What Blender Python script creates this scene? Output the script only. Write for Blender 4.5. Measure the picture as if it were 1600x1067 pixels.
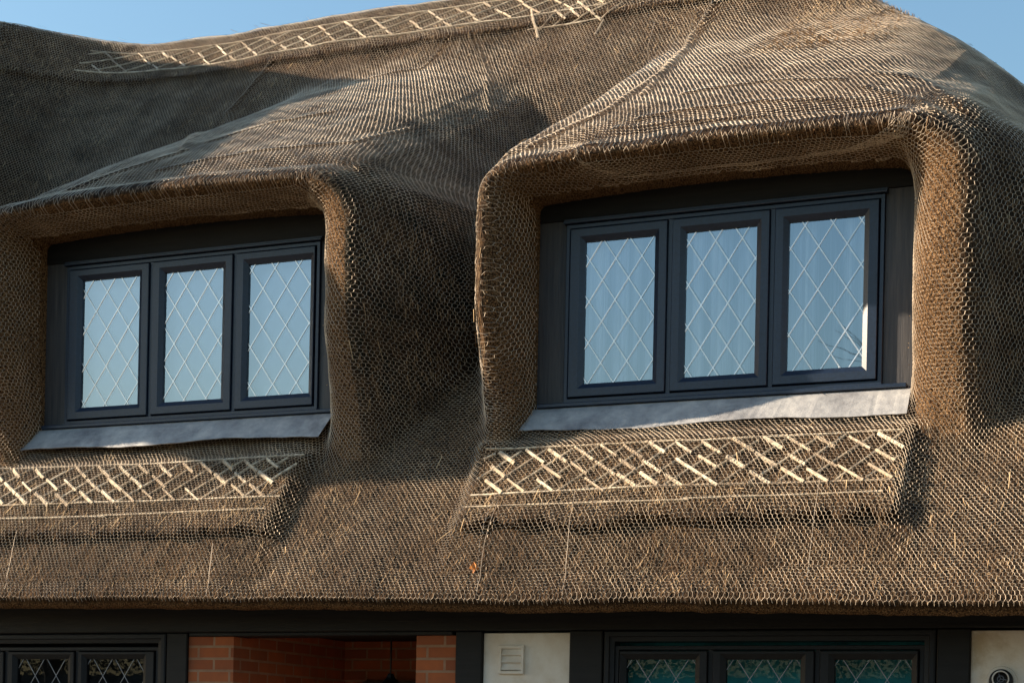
import bpy, math, random
import numpy as np
rng = np.random.default_rng(7); random.seed(7)
R = math.radians
for o in list(bpy.data.objects): bpy.data.objects.remove(o)
sc = bpy.context.scene
COL = sc.collection

# ------------------------------------------------------------------ camera
F_PX, D_PX, YH, ROLL = 2700., 6600., 630., .021
TH = math.atan(F_PX/D_PX); D0 = 10.55; EYE = 1.6
CAM = np.array([D0*math.sin(TH), -D0*math.cos(TH), EYE])
FW = np.array([-math.sin(TH), math.cos(TH), 0.]); RT = np.array([math.cos(TH), math.sin(TH), 0.])
cd = bpy.data.cameras.new('camera'); cam = bpy.data.objects.new('camera', cd); COL.objects.link(cam)
cd.sensor_width = 36; cd.lens = F_PX/1600*36; cd.clip_start = .05; cd.clip_end = 2000
cam.location = CAM
from mathutils import Matrix, Vector
cam.matrix_world = Matrix.Translation(CAM) @ Matrix.Rotation(TH, 4, 'Z') @ Matrix.Rotation(R(90), 4, 'X') @ Matrix.Rotation(ROLL, 4, 'Z')
cd.shift_x = YH*math.sin(ROLL)/1600; cd.shift_y = YH*math.cos(ROLL)/1600
sc.camera = cam

# ------------------------------------------------------------------ light
SUN = Vector((3.6, 1.0, -1.64)).normalized()
elev = math.asin(-SUN.z); az = math.atan2(-SUN.x, -SUN.y)
w = bpy.data.worlds.new("World"); sc.world = w; w.use_nodes = True
nt = w.node_tree; bg = nt.nodes['Background']; sky = nt.nodes.new('ShaderNodeTexSky')
sky.sky_type = 'NISHITA'; sky.sun_disc = False; sky.sun_elevation = elev; sky.sun_rotation = az % (2*math.pi)
sky.air_density = 2.0; sky.dust_density = 1.6; sky.ozone_density = 6.5
nt.links.new(sky.outputs[0], bg.inputs[0]); bg.inputs[1].default_value = .088
sl = bpy.data.lights.new('sun', 'SUN'); sl.energy = 5.0; sl.angle = R(.5); sl.color = (1, .82, .62)
so = bpy.data.objects.new('sun', sl); COL.objects.link(so); so.rotation_euler = SUN.to_track_quat('-Z', 'Y').to_euler()
sc.view_settings.view_transform = 'Standard'; sc.view_settings.look = 'None'
sc.view_settings.exposure = 1.3; sc.view_settings.gamma = 1

# ------------------------------------------------------------------ helpers
def tag(o, label=None, cat=None, group=None, kind=None):
    for k, v in (('label', label), ('category', cat), ('group', group), ('kind', kind)):
        if v: o[k] = v
    return o
def link(name, me, mats=None, parent=None):
    o = bpy.data.objects.new(name, me); COL.objects.link(o)
    if mats:
        for m in (mats if isinstance(mats, (list, tuple)) else [mats]): me.materials.append(m)
    if parent: o.parent = parent; o.matrix_parent_inverse = parent.matrix_world.inverted()
    return o
def empty(name, loc=(0, 0, 0)):
    o = bpy.data.objects.new(name, None); COL.objects.link(o); o.location = loc
    o.matrix_world = Matrix.Translation(loc); o.empty_display_size = .2
    return o
def fast(name, V, Q, mats, parent=None, smooth=False, attrs=None, uv=None):
    """V (n,3), Q (m,4) quads"""
    me = bpy.data.meshes.new(name); V = np.ascontiguousarray(V, np.float32); Q = np.ascontiguousarray(Q, np.int32)
    me.vertices.add(len(V)); me.vertices.foreach_set('co', V.ravel())
    me.loops.add(Q.size); me.loops.foreach_set('vertex_index', Q.ravel())
    me.polygons.add(len(Q)); me.polygons.foreach_set('loop_start', np.arange(0, Q.size, Q.shape[1], dtype=np.int32))
    me.polygons.foreach_set('use_smooth', np.full(len(Q), smooth))
    for k, (dom, arr) in (attrs or {}).items():
        a = me.attributes.new(k, 'FLOAT', dom); a.data.foreach_set('value', np.ascontiguousarray(arr, np.float32).ravel())
    me.update(calc_edges=True); me.validate()
    return link(name, me, mats, parent)
class MB:
    def __init__(s): s.v = []; s.f = []
    def add(s, v, f):
        n = len(s.v); s.v += [tuple(p) for p in v]; s.f += [tuple(i+n for i in q) for q in f]; return s
    def box(s, x0, x1, y0, y1, z0, z1, b=0.0):
        if b <= 0:
            v = [(x, y, z) for z in (z0, z1) for y in (y0, y1) for x in (x0, x1)]
            return s.add(v, [(0, 2, 3, 1), (4, 5, 7, 6), (0, 1, 5, 4), (2, 6, 7, 3), (0, 4, 6, 2), (1, 3, 7, 5)])
        # chamfered box through three nested shells
        V = []; idx = {}
        for sx, X in ((0, x0), (1, x1)):
            for sy, Y in ((0, y0), (1, y1)):
                for sz, Z in ((0, z0), (1, z1)):
                    dx = b if sx == 0 else -b; dy = b if sy == 0 else -b; dz = b if sz == 0 else -b
                    for ax, p in (('x', (X, Y+dy, Z+dz)), ('y', (X+dx, Y, Z+dz)), ('z', (X+dx, Y+dy, Z))):
                        idx[(sx, sy, sz, ax)] = len(V); V.append(p)
        f = []
        for sx in (0, 1): f.append([idx[(sx, a, c, 'x')] for a, c in ((0, 0), (1, 0), (1, 1), (0, 1))][::1 if sx else -1])
        for sy in (0, 1): f.append([idx[(a, sy, c, 'y')] for a, c in ((0, 0), (1, 0), (1, 1), (0, 1))][::-1 if sy else 1])
        for sz in (0, 1): f.append([idx[(a, c, sz, 'z')] for a, c in ((0, 0), (1, 0), (1, 1), (0, 1))][::1 if sz else -1])
        for a in (0, 1):
            for c in (0, 1):
                f.append([idx[(a, c, 0, 'x')], idx[(a, c, 1, 'x')], idx[(a, c, 1, 'y')], idx[(a, c, 0, 'y')]])
                f.append([idx[(a, 0, c, 'x')], idx[(a, 1, c, 'x')], idx[(a, 1, c, 'z')], idx[(a, 0, c, 'z')]])
                f.append([idx[(0, a, c, 'y')], idx[(1, a, c, 'y')], idx[(1, a, c, 'z')], idx[(0, a, c, 'z')]])
                for d in (0, 1): f.append([idx[(a, c, d, k)] for k in 'xyz'])
        return s.add(V, f)
    def tube(s, pts, r, n=6, r2=None, cap=True):
        pts = [Vector(p) for p in pts]; N = len(pts); V = []; r2 = r if r2 is None else r2
        up = None
        for i, p in enumerate(pts):
            t = (pts[min(i+1, N-1)]-pts[max(i-1, 0)]).normalized()
            if up is None: up = t.orthogonal().normalized()
            a = (up - t*up.dot(t)).normalized(); up = a; b = t.cross(a)
            rr = r+(r2-r)*i/max(N-1, 1)
            for k in range(n):
                c = 2*math.pi*k/n; V.append(p+a*rr*math.cos(c)+b*rr*math.sin(c))
        f = [(i*n+k, i*n+(k+1) % n, (i+1)*n+(k+1) % n, (i+1)*n+k) for i in range(N-1) for k in range(n)]
        if cap: f += [tuple(range(n))[::-1], tuple((N-1)*n+k for k in range(n))]
        return s.add(V, f)
    def ring(s, x0, x1, z0, z1, prof):
        """mitred rectangular frame in the XZ plane; prof = [(inset, y), ...] from the outside in"""
        V = []; f = []
        for d, y in prof: V += [(x0+d, y, z0+d), (x1-d, y, z0+d), (x1-d, y, z1-d), (x0+d, y, z1-d)]
        for i in range(len(prof)-1):
            for k in range(4): f.append((i*4+k, i*4+(k+1) % 4, (i+1)*4+(k+1) % 4, (i+1)*4+k))
        return s.add(V, f)
    def lathe(s, c, prof, n=24, axis='z'):
        V = []; f = []
        for r, h in prof:
            for k in range(n):
                a = 2*math.pi*k/n
                V.append((c[0]+r*math.cos(a), c[1]+r*math.sin(a), c[2]+h) if axis == 'z' else (c[0]+r*math.cos(a), c[1]-h, c[2]+r*math.sin(a)))
        for i in range(len(prof)-1):
            for k in range(n): f.append((i*n+k, i*n+(k+1) % n, (i+1)*n+(k+1) % n, (i+1)*n+k))
        return s.add(V, f)
    def build(s, name, mats, parent=None, smooth=False):
        me = bpy.data.meshes.new(name); me.from_pydata(s.v, [], s.f); me.update()
        import bmesh
        bm = bmesh.new(); bm.from_mesh(me); bmesh.ops.recalc_face_normals(bm, faces=bm.faces); bm.to_mesh(me); bm.free()
        if name == 'pane' and me.polygons[0].normal.y > 0: me.flip_normals()
        if smooth: me.polygons.foreach_set('use_smooth', [True]*len(me.polygons))
        return link(name, me, mats, parent)

# ------------------------------------------------------------------ materials
class NT:
    def __init__(s, name):
        s.m = bpy.data.materials.new(name); s.m.use_nodes = True; s.t = s.m.node_tree
        s.b = s.t.nodes['Principled BSDF']; s.out = s.t.nodes['Material Output']
    def n(s, ty, **kw):
        nd = s.t.nodes.new('ShaderNode'+ty)
        for k, v in kw.items():
            if k.startswith('i_'): nd.inputs[k[2:].replace('_', ' ')].default_value = v
            else: setattr(nd, k, v)
        return nd
    def l(s, a, b): s.t.links.new(a, b)
    def coord(s, scale=(1, 1, 1), rot=(0, 0, 0)):
        tc = s.n('TexCoord'); mp = s.n('Mapping'); mp.inputs['Scale'].default_value = scale; mp.inputs['Rotation'].default_value = rot
        s.l(tc.outputs['Object'], mp.inputs[0]); return mp.outputs[0]
    def noise(s, co, scale, det=4, rough=.6):
        nd = s.n('TexNoise'); nd.inputs['Scale'].default_value = scale; nd.inputs['Detail'].default_value = det; nd.inputs['Roughness'].default_value = rough
        s.l(co, nd.inputs['Vector']); return nd.outputs['Fac']
    def ramp(s, fac, stops):
        r = s.n('ValToRGB'); cr = r.color_ramp
        while len(cr.elements) < len(stops): cr.elements.new(.5)
        for e, (p, c) in zip(cr.elements, stops): e.position = p; e.color = (*c, 1) if len(c) == 3 else c
        s.l(fac, r.inputs[0]); return r.outputs[0]
    def mix(s, fac, a, b):
        m = s.n('Mix', data_type='RGBA')
        if isinstance(fac, (int, float)): m.inputs[0].default_value = fac
        else: s.l(fac, m.inputs[0])
        for i, x in ((6, a), (7, b)):
            if isinstance(x, tuple): m.inputs[i].default_value = (*x, 1)
            else: s.l(x, m.inputs[i])
        return m.outputs[2]
    def bump(s, h, strength=.5, dist=.01):
        b = s.n('Bump'); b.inputs['Strength'].default_value = strength; b.inputs['Distance'].default_value = dist
        s.l(h, b.inputs['Height']); s.l(b.outputs[0], s.b.inputs['Normal'])
    def base(s, c):
        if isinstance(c, tuple): s.b.inputs['Base Color'].default_value = (*c, 1)
        else: s.l(c, s.b.inputs['Base Color'])
    def set(s, rough=.6, metal=0., spec=None):
        s.b.inputs['Roughness'].default_value = rough; s.b.inputs['Metallic'].default_value = metal
        if spec is not None: s.b.inputs['Specular IOR Level'].default_value = spec
        return s
def simple(name, col, rough=.6, metal=0., var=.25, scale=12., bump=.15, spec=None, stretch=(1, 1, 1)):
    n = NT(name); co = n.coord(stretch); f = n.noise(co, scale, 5)
    a = tuple(c*(1-var) for c in col); b = tuple(min(1, c*(1+var)) for c in col)
    n.base(n.ramp(f, [(.3, a), (.7, b)])); n.set(rough, metal, spec)
    if bump: n.bump(n.noise(co, scale*4, 4), bump, .004)
    return n.m

# thatch surface
t = NT('thatch')
tc = t.coord((1, 1, 1)); ts = t.coord((34, 6, 5)); tf = t.coord((1, .6, .4))
straw = t.noise(ts, 2.2, 6, .7); pat = t.noise(tc, 1.6, 4, .6); fine = t.noise(tf, 150, 3, .7)
colA = t.ramp(straw, [(.30, (.018, .012, .007)), (.48, (.062, .035, .018)), (.64, (.19, .112, .056)), (.85, (.38, .25, .135))])
colB = t.ramp(pat, [(.35, (.35, .35, .36)), (.65, (1.0, .95, .85))])
mul = t.n('Mix', data_type='RGBA', blend_type='MULTIPLY'); mul.inputs[0].default_value = .8
t.l(colA, mul.inputs[6]); t.l(colB, mul.inputs[7])
moss_shade_n = t.ramp(t.noise(tc, 4.5, 6, .75), [(.40, (0, 0, 0)), (.60, (1, 1, 1))])
ma = t.n('Attribute', attribute_name='moss'); mm = t.n('Math', operation='MULTIPLY'); t.l(moss_shade_n, mm.inputs[0]); t.l(ma.outputs['Fac'], mm.inputs[1])
c1 = t.mix(mm.outputs[0], mul.outputs[2], (.010, .013, .008))  # near-black moss colour that also paints shade into the thatch
cut = t.n('Attribute', attribute_name='cut')
vor = t.n('TexVoronoi'); vor.inputs['Scale'].default_value = 110; tcc = t.coord((1, 1, 1)); t.l(tcc, vor.inputs['Vector'])
cutc = t.ramp(vor.outputs['Distance'], [(.1, (.40, .26, .14)), (.45, (.17, .090, .038)), (.8, (.026, .013, .007))])
c2 = t.mix(cut.outputs['Fac'], c1, cutc)
t.base(c2); t.set(.92, 0, .15)
ad = t.n('Math', operation='ADD'); t.l(straw, ad.inputs[0]); t.l(fine, ad.inputs[1]); t.bump(ad.outputs[0], .9, .02)
M_THATCH = t.m
# loose straws
t = NT('straw'); a = t.n('Attribute', attribute_name='tone'); cu = t.n('Attribute', attribute_name='cut')
ca = t.ramp(a.outputs['Fac'], [(0, (.010, .008, .006)), (.42, (.058, .033, .017)), (.72, (.22, .132, .066)), (1, (.60, .42, .23))])
cb = t.ramp(a.outputs['Fac'], [(0, (.04, .017, .006)), (.6, (.23, .125, .055)), (1, (.55, .38, .20))])
t.base(t.mix(cu.outputs['Fac'], ca, cb)); t.set(.8, 0, .2); M_STRAW = t.m
# galvanised wire
t = NT('galvanised_wire'); t.base(t.ramp(t.noise(t.coord(), 3, 4), [(.35, (.34, .27, .20)), (.65, (.68, .56, .42))])); t.set(.6, .2, .4); M_WIRE = t.m
t = NT('hazel_wood'); oi = t.n('ObjectInfo'); hz = t.ramp(oi.outputs['Random'], [(0, (.42, .32, .21)), (.4, (.62, .50, .34)), (1, (.80, .68, .50))])
t.base(t.mix(t.ramp(t.noise(t.coord((1, 1, 1)), 22, 5, .7), [(.42, (0, 0, 0)), (.66, (1, 1, 1))]), hz, (.22, .16, .11))); t.set(.75); t.bump(t.noise(t.coord(), 90, 4), .4, .004); M_HAZEL = t.m
M_FRAME = simple('anthracite_frame', (.008, .019, .044), .38, var=.3, scale=60, bump=.12, spec=.6)
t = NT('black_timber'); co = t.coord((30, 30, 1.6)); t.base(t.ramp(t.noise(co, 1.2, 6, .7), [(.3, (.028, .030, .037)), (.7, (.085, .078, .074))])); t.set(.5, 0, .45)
t.bump(t.noise(co, 1.5, 6, .7), .5, .006); M_TIMBER = t.m; M_FRAME_SHADED = simple('shaded_frame', (.008, .009, .012), .55, var=.2, scale=40, bump=.1, spec=.3)  # second one: ground-floor frame colour, darkened with the shade under the eaves
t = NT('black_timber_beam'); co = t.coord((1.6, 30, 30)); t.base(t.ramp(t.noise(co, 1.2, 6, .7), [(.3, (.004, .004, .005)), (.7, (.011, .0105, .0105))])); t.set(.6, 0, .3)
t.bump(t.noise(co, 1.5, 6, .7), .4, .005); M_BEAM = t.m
t = NT('lead_sheet'); f1 = t.noise(t.coord(), 5, 6, .7); t.base(t.ramp(f1, [(.3, (.20, .20, .21)), (.5, (.38, .38, .38)), (.70, (.58, .57, .54))])); t.set(.55, .25)
t.bump(t.noise(t.coord((1, 1, 2)), 22, 4), .35, .01); M_LEAD = t.m
M_CAME = simple('lead_came', (.88, .90, .94), .33, .9, var=.1, bump=.1)
M_CAMELOW = simple('dull_lead_came', (.30, .32, .36), .5, .3, var=.1, bump=0)
M_CAME2 = simple('dim_lead_grey', (.13, .15, .19), .6, .2, var=.1, bump=.0)  # dim grey for the painted lattice reflection and the lens guard
def glass(name, refl, tint=(.9, .95, 1)):
    t = NT(name); t.t.nodes.remove(t.b)
    gl = t.n('BsdfGlossy'); gl.inputs['Roughness'].default_value = .005; gl.inputs['Color'].default_value = (.80, .90, 1, 1)
    tr = t.n('BsdfTransparent'); tr.inputs['Color'].default_value = (*tint, 1)
    fr = t.n('Fresnel'); fr.inputs['IOR'].default_value = 1.6 if refl > .1 else 1.3
    ad = t.n('Math', operation='ADD'); ad.inputs[1].default_value = refl; t.l(fr.outputs[0], ad.inputs[0]); ad.use_clamp = True
    bp = t.n('Bump'); bp.inputs['Strength'].default_value = .03; bp.inputs['Distance'].default_value = .01; t.l(t.noise(t.coord(), 3, 2), bp.inputs['Height'])
    t.l(bp.outputs[0], gl.inputs['Normal'])
    mx = t.n('MixShader'); t.l(ad.outputs[0], mx.inputs[0]); t.l(tr.outputs[0], mx.inputs[1]); t.l(gl.outputs[0], mx.inputs[2]); t.l(mx.outputs[0], t.out.inputs[0])
    return t.m
M_GLASS = glass('window_glass', .30); M_GLASS_LOW = glass('dark_window_glass', .02)
M_CURTAIN = simple('net_curtain', (.88, .89, .95), .9, var=.08, scale=4, bump=0)
t = NT('gathered_curtain'); t.base(t.ramp(t.noise(t.coord((16, 1, .35)), 1.0, 3, .6), [(.40, (.10, .12, .17)), (.50, (.55, .58, .68)), (.60, (.97, .97, 1.0))])); t.set(.9); M_GATHER = t.m  # dark stripes paint the shade between the curtain folds
M_TEAL_REFL = simple('teal_reflection_paint', (.04, .34, .36), .9, var=.4, scale=3, bump=0)  # teal that paints the reflection in the right ground-floor panes
M_DARK = simple('dark_room', (.012, .013, .015), .9, bump=0)
t = NT('painted_render'); co = t.coord(); f1 = t.noise(co, 2.5, 6, .7)
t.base(t.ramp(f1, [(.30, (.50, .40, .28)), (.45, (.68, .61, .52)), (.65, (.80, .76, .70))])); t.set(.9); t.bump(t.noise(co, 60, 5), .35, .006); M_RENDER = t.m
def brick():
    t = NT('red_brick'); tcn = t.n('TexCoord'); sp = t.n('SeparateXYZ'); t.l(tcn.outputs['Object'], sp.inputs[0])
    ax = t.n('Math', operation='ADD'); t.l(sp.outputs[0], ax.inputs[0]); t.l(sp.outputs[1], ax.inputs[1])
    cb = t.n('CombineXYZ'); t.l(ax.outputs[0], cb.inputs[0]); t.l(sp.outputs[2], cb.inputs[1])
    b = t.n('TexBrick'); b.inputs['Scale'].default_value = 1; b.inputs['Mortar Size'].default_value = .008; b.inputs['Brick Width'].default_value = .225; b.inputs['Row Height'].default_value = .075
    b.inputs['Color1'].default_value = (.50, .13, .035, 1); b.inputs['Color2'].default_value = (.26, .06, .02, 1); b.inputs['Mortar'].default_value = (.42, .28, .18, 1); b.inputs['Bias'].default_value = -.2
    t.l(cb.outputs[0], b.inputs['Vector'])
    t.base(t.mix(t.noise(t.coord(), 9, 5), b.outputs['Color'], (.20, .07, .035))); t.set(.9)
    bp = t.n('Bump'); bp.invert = True; bp.inputs['Distance'].default_value = .006; t.l(b.outputs['Fac'], bp.inputs['Height']); t.l(bp.outputs[0], t.b.inputs['Normal'])
    return t.m
M_BRICK = brick()
M_METALBLK = simple('black_metal', (.015, .016, .018), .4, .5, bump=.05)
M_BARK = simple('bark', (.07, .055, .045), .9, var=.4, scale=6, bump=.4)
M_LEAF = simple('hedge_leaves', (.018, .032, .012), .7, var=.5, scale=1.5, bump=0)

# ------------------------------------------------------------------ thatch height field  Y(x, z)
#HF-BEGIN
def vnoise(x, z, sx, sz, seed, oct=3):
    r = np.random.default_rng(seed); out = 0; amp = 1; tot = 0
    for o in range(oct):
        N = 256; g = r.random((N, N))*2-1
        u = x/sx*(2**o)+37.3*o; v = z/sz*(2**o)+11.7*o
        iu = np.floor(u).astype(int); iv = np.floor(v).astype(int); fu = u-iu; fv = v-iv
        fu = fu*fu*(3-2*fu); fv = fv*fv*(3-2*fv); a = g[iu % N, iv % N]; b = g[(iu+1) % N, iv % N]; c = g[iu % N, (iv+1) % N]; d = g[(iu+1) % N, (iv+1) % N]
        out = out+amp*((a*(1-fu)+b*fu)*(1-fv)+(c*(1-fu)+d*fu)*fv); tot += amp; amp *= .5
    return out/tot
def smin(a, b, k):
    h = np.clip(.5+.5*(b-a)/k, 0, 1); return b*(1-h)+a*h-k*h*(1-h)
def sstep(e0, e1, x):
    t = np.clip((x-e0)/(e1-e0), 0, 1); return t*t*(3-2*t)
K = .84                                   # run per rise of the main slope
ZR = 7.95                                 # ridge
def ymain(x, z): return (z-3.62)*K
def zbot(x): return 2.385-.019*x+.012*vnoise(x, x*0, .7, 1, 3)+.007*vnoise(x, x*0, .09, 1, 13)
DORM = [dict(xl=-3.455, xr=-1.175, zb=3.70, zt=4.99, fl=.17, fr=.31, cl=.95, cr=1.0, P=.52, arch=.035, a=1.78),
        dict(xl=.170, xr=2.428, zb=3.64, zt=4.90, fl=.15, fr=.33, cl=.42, cr=1.25, P=.54, arch=.035, a=1.75)]
def sdr(x, z, xa, xb, zt, ra, rb):
    """signed distance to a tall slot xa..xb with top zt and rounded top corners"""
    m = (xa+xb)/2; r = np.where(x > m, rb, ra); dx = np.where(x > m, x-xb, xa-x)+r; dz = z-zt+r
    return np.minimum(np.maximum(dx, dz), 0)+np.hypot(np.maximum(dx, 0), np.maximum(dz, 0))-r
def q_(s, r): s = np.clip(s, 0, None); return np.sqrt(s*s+r*r)-r
def dormer(x, z, d):
    xm = (d['xl']+d['xr'])/2; hw = (d['xr']-d['xl'])/2
    q = np.clip((x-xm)/hw, -1.25, 1.25)
    z2 = z+d['arch']*q**2
    P = d['P']*(.50+.50*sstep(3.35, 4.35, z))
    zl = d['zt']+.07; up = np.clip(z-5.0, 0, 9); bot = .10*np.clip(3.95-z, 0, 1)
    XL = d['xl']-d['fl']-bot*.6; XR = d['xr']+d['fr']+bot*.3
    do = sdr(x, z2, d['xl'], d['xr'], d['zt'], .05, .12); dl = sdr(x, z2, XL, XR, zl, .16, .30)
    T = np.where(do <= 0, 0, np.clip(do, 0, None)/np.maximum(np.clip(do, 0, None)-dl, 1e-4)); T = np.where(dl >= 0, 1.0, T)
    inn = -P*np.sqrt(np.clip(1-(1-np.clip(T, 0, 1))**2, 0, 1))
    XLc = XL+d['cl']*(1-np.exp(-up/.5)); XRc = XR-d['cr']*(1-np.exp(-up/.7))
    sL = q_(XLc-x, .07)*3.0; sR = q_(x-XRc, .16-.08*sstep(.3, .8, up))*2.1; sd = np.clip(np.maximum(x-(XR-.06), (XL+.02)-x), 0, 1.2); sz = q_(z2-zl+1.15*sd, .075+.30*np.clip(sd, 0, .8))*d['a']
    sc = q_(np.clip(dl, 0, .14), .06)*2.0
    s = np.maximum(sL, sR)
    out = -P+(s**2.2+sz**2.2+sc**2.2)**(1/2.2)
    Y = np.where(T < 1, inn, out)
    open_ = (T <= 0) & (z > d['zb'])
    return Y, T, open_, (T < 1)
def panels(x, z, net=False):
    m = 0
    for a, b in ((-4.6, -1.27), (-.02, 2.47)):
        zb_ = 2.85 if a > -1 else 2.87
        e = .09 if net else 0
        m = np.maximum(m, sstep(a-.02-e, a+.02, x)*(1-sstep(b-.03, b+.02+e, x))*(np.clip((z-2.50)/(zb_-2.50), 0, 1) if net else sstep(zb_-.012, zb_+.012, z+.05*vnoise(x, z*0, .10, 1, 21)))*(1-sstep(3.34, 3.45, z)))
    return m
def zhip(x): return 7.76-(x-.95)*.965
def height(x, z, full=True):
    Y = ymain(x, z); 
    Y = Y+.05*vnoise(x, z, 1.1, 1.3, 5, 2)*sstep(2.5, 3.2, z)
    Y = Y-1.5*(1-np.exp(-1.7*.25*np.log1p(np.exp(np.clip((-5.6-x)/.25, -30, 30)))))*sstep(5.3, 6.3, z)
    if full:
        Y = Y-.092*panels(x, z)
        rid = sstep(7.36, 7.385, z+.02*vnoise(x, z*0, .2, 1, 9))
        Y = Y-.06*rid
    cutm = np.zeros_like(Y); opn = np.zeros(Y.shape, bool); dm = np.zeros_like(Y)
    for d in DORM:
        Yd, T, op, inn = dormer(x, z, d)
        Yn = smin(Y, Yd, .22 if not full else .16)
        Yn = np.where(inn & (z > 3.5), np.minimum(Y, Yd)*0+smin(Y, Yd, .03), Yn)
        cutm = np.maximum(cutm, (T < .93)*(T > 0)*(Yd < Y-.01)*1.0*sstep(0, .0001, T))
        dm = np.maximum(dm, sstep(.1, .5, Y-Yn))
        opn |= op; Y = Yn
    zb = zbot(x); h = z-zb; rr = .07
    Y = Y+np.where(h < rr, rr*.9-.9*np.sqrt(np.clip(rr*rr-(rr-h)**2, 0, None)), 0)
    # rolls: ridge and right-hand hip
    for e in (z-(ZR-.06+.03*(1-sstep(-6.7, -5.7, x))), (z-zhip(x)+.05)*.72):
        Y = Y+np.clip(e+.06, 0, .12)**2*8+np.clip(e-.06, 0, None)*9
    if full:
        Y = Y+(.024*vnoise(x, z, .30, .45, 1)+.008*vnoise(x, z, .05, .16, 2)+.004*vnoise(x, z, .018, .05, 4, 2))*np.where(opn, 0, 1)
    Y = np.where(opn, .42, Y)
    return Y, cutm, opn, dm
#HF-END
xs = np.concatenate([np.arange(-8.5, -6.0, .06), np.arange(-6.0, 3.7, .0115), np.arange(3.7, 6.8, .06)])
fine = np.concatenate([np.arange(a, b, .0055) for d in DORM for a, b in ((d['xl']-d['fl']-.04, d['xl']+.01), (d['xr']-.01, d['xr']+.16))])
xs = np.unique(np.round(np.concatenate([xs, fine]), 4)); xs = xs[np.concatenate([[True], np.diff(xs) > .0025])]
for d in DORM:                            # grid lines exactly on the opening sides
    for k in ('xl', 'xr'): i = np.argmin(abs(xs-d[k])); xs[i] = d[k]-.001 if k == 'xl' else d[k]+.001
ss = np.concatenate([np.linspace(0, .385, 200, endpoint=False), np.linspace(.385, .465, 95, endpoint=False), np.linspace(.465, 1, 270)])
X, S = np.meshgrid(xs, ss, indexing='ij'); Z = zbot(X)+S*(8.32-zbot(X))
Y, CUT, OPN, DM = height(X, Z)
nx, nz = X.shape

cottage = empty('thatched_cottage', (0, 0, 0))
tag(cottage, 'thatched cottage with two eyebrow dormers under wire netting and red brick porch below', 'cottage')

keep = (Z < zhip(X)+.30)
V = np.stack([X, Y, Z], -1).reshape(-1, 3)
idx = np.arange(nx*nz).reshape(nx, nz)
Q = np.stack([idx[:-1, :-1], idx[1:, :-1], idx[1:, 1:], idx[:-1, 1:]], -1)
kq = keep[:-1, :-1] & keep[1:, :-1] & keep[1:, 1:] & keep[:-1, 1:]
Q = Q[kq]
moss = np.clip(-.05+.9*vnoise(X, Z, .8, .8, 31)+1.0*(1-sstep(.15, .75, np.abs(X+.50-.25*(Z-4.5))))*(1-sstep(6.0, 7.0, Z))*sstep(3.3, 3.8, Z)+.6*(1-sstep(-4.6, -3.4, X))*sstep(4.4, 5.4, Z)*(1-sstep(7.2, 7.4, Z))+.8*sstep(2.85, 3.1, X)*sstep(3.4, 3.9, Z)*(1-sstep(5.2, 6.2, Z)), 0, 1)*(1-CUT)  # moss, plus shade painted dark in the valley and on both flanks
# underside of the eave, reed butts
zb = zbot(xs); rows = [(-.0, -.0), (.012, -.022), (.07, -.040), (.50, .0)]
base = len(V); ev = []
for dy, dz in rows[1:]:
    ev.append(np.stack([xs, Y[:, 0]+dy, zb+dz+.006*vnoise(xs, xs*0+dy, .08, 1, 8)], -1))
ev = np.concatenate(ev); V2 = np.concatenate([V, ev])
rowidx = [idx[:, 0]]+[base+k*nx+np.arange(nx) for k in range(3)]
qe = np.concatenate([np.stack([rowidx[k][1:], rowidx[k][:-1], rowidx[k+1][:-1], rowidx[k+1][1:]], -1) for k in range(3)])
# back slope
bs = np.stack([xs, np.full(nx, 7.6), np.full(nx, 2.6)], -1)
cutA = np.concatenate([CUT.ravel(), np.ones(3*nx)*.999]); moss_shade_A = np.concatenate([moss.ravel(), np.zeros(3*nx)])
fast('thatch', V2, np.concatenate([Q, qe]), M_THATCH, cottage, True, dict(cut=('POINT', cutA), moss=('POINT', moss_shade_A)))
mb = MB(); mb.add([(-8.5, 7.4, 2.5), (6.2, 7.4, 2.5), (1.0, 3.75, 7.8), (-8.5, 3.75, 7.8)], [(0, 1, 2, 3)])
mb.add([(6.25, -.9, 2.45), (6.25, 7.4, 2.45), (1.05, 3.8, 7.6)], [(0, 1, 2)]); mb.build('back_thatch', M_THATCH, cottage)

# surface samplers
def samp(A, x, z):
    i = np.clip(np.searchsorted(xs, x)-1, 0, nx-2); fx = np.clip((x-xs[i])/(xs[i+1]-xs[i]), 0, 1)
    zb_ = zbot(x); s = np.clip((z-zb_)/(8.32-zb_), 0, 1); j = np.clip(np.searchsorted(ss, s)-1, 0, nz-2); fz = (s-ss[j])/(ss[j+1]-ss[j])
    return A[i, j]*(1-fx)*(1-fz)+A[i+1, j]*fx*(1-fz)+A[i, j+1]*(1-fx)*fz+A[i+1, j+1]*fx*fz
def inview(x, y, z, m=.08):
    dx, dy, dz = x-CAM[0], y-CAM[1], z-CAM[2]; dep = dx*FW[0]+dy*FW[1]
    u = F_PX*(dx*RT[0]+dy*RT[1])/dep; v = YH-F_PX*dz/dep
    return (np.abs(u) < 800*(1+2*m)) & (np.abs(v) < 533*(1+2*m))
def hit(u, v):
    """point of the roof surface seen at photograph pixel (u, v): used to place the real rods and wires"""
    x, y = u-800, v-533.5
    x, y = x*math.cos(ROLL)+y*math.sin(ROLL), -x*math.sin(ROLL)+y*math.cos(ROLL)
    q = FW+RT*x/F_PX+np.array([0, 0, 1])*(YH-y)/F_PX; tt = np.arange(7.5, 18, .01)
    P = CAM+tt[:, None]*q; Ys = samp(Y, P[:, 0], P[:, 2]); ok = (P[:, 1] >= Ys) & (P[:, 2] > 2.2)
    i = np.argmax(ok); return P[i]

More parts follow.
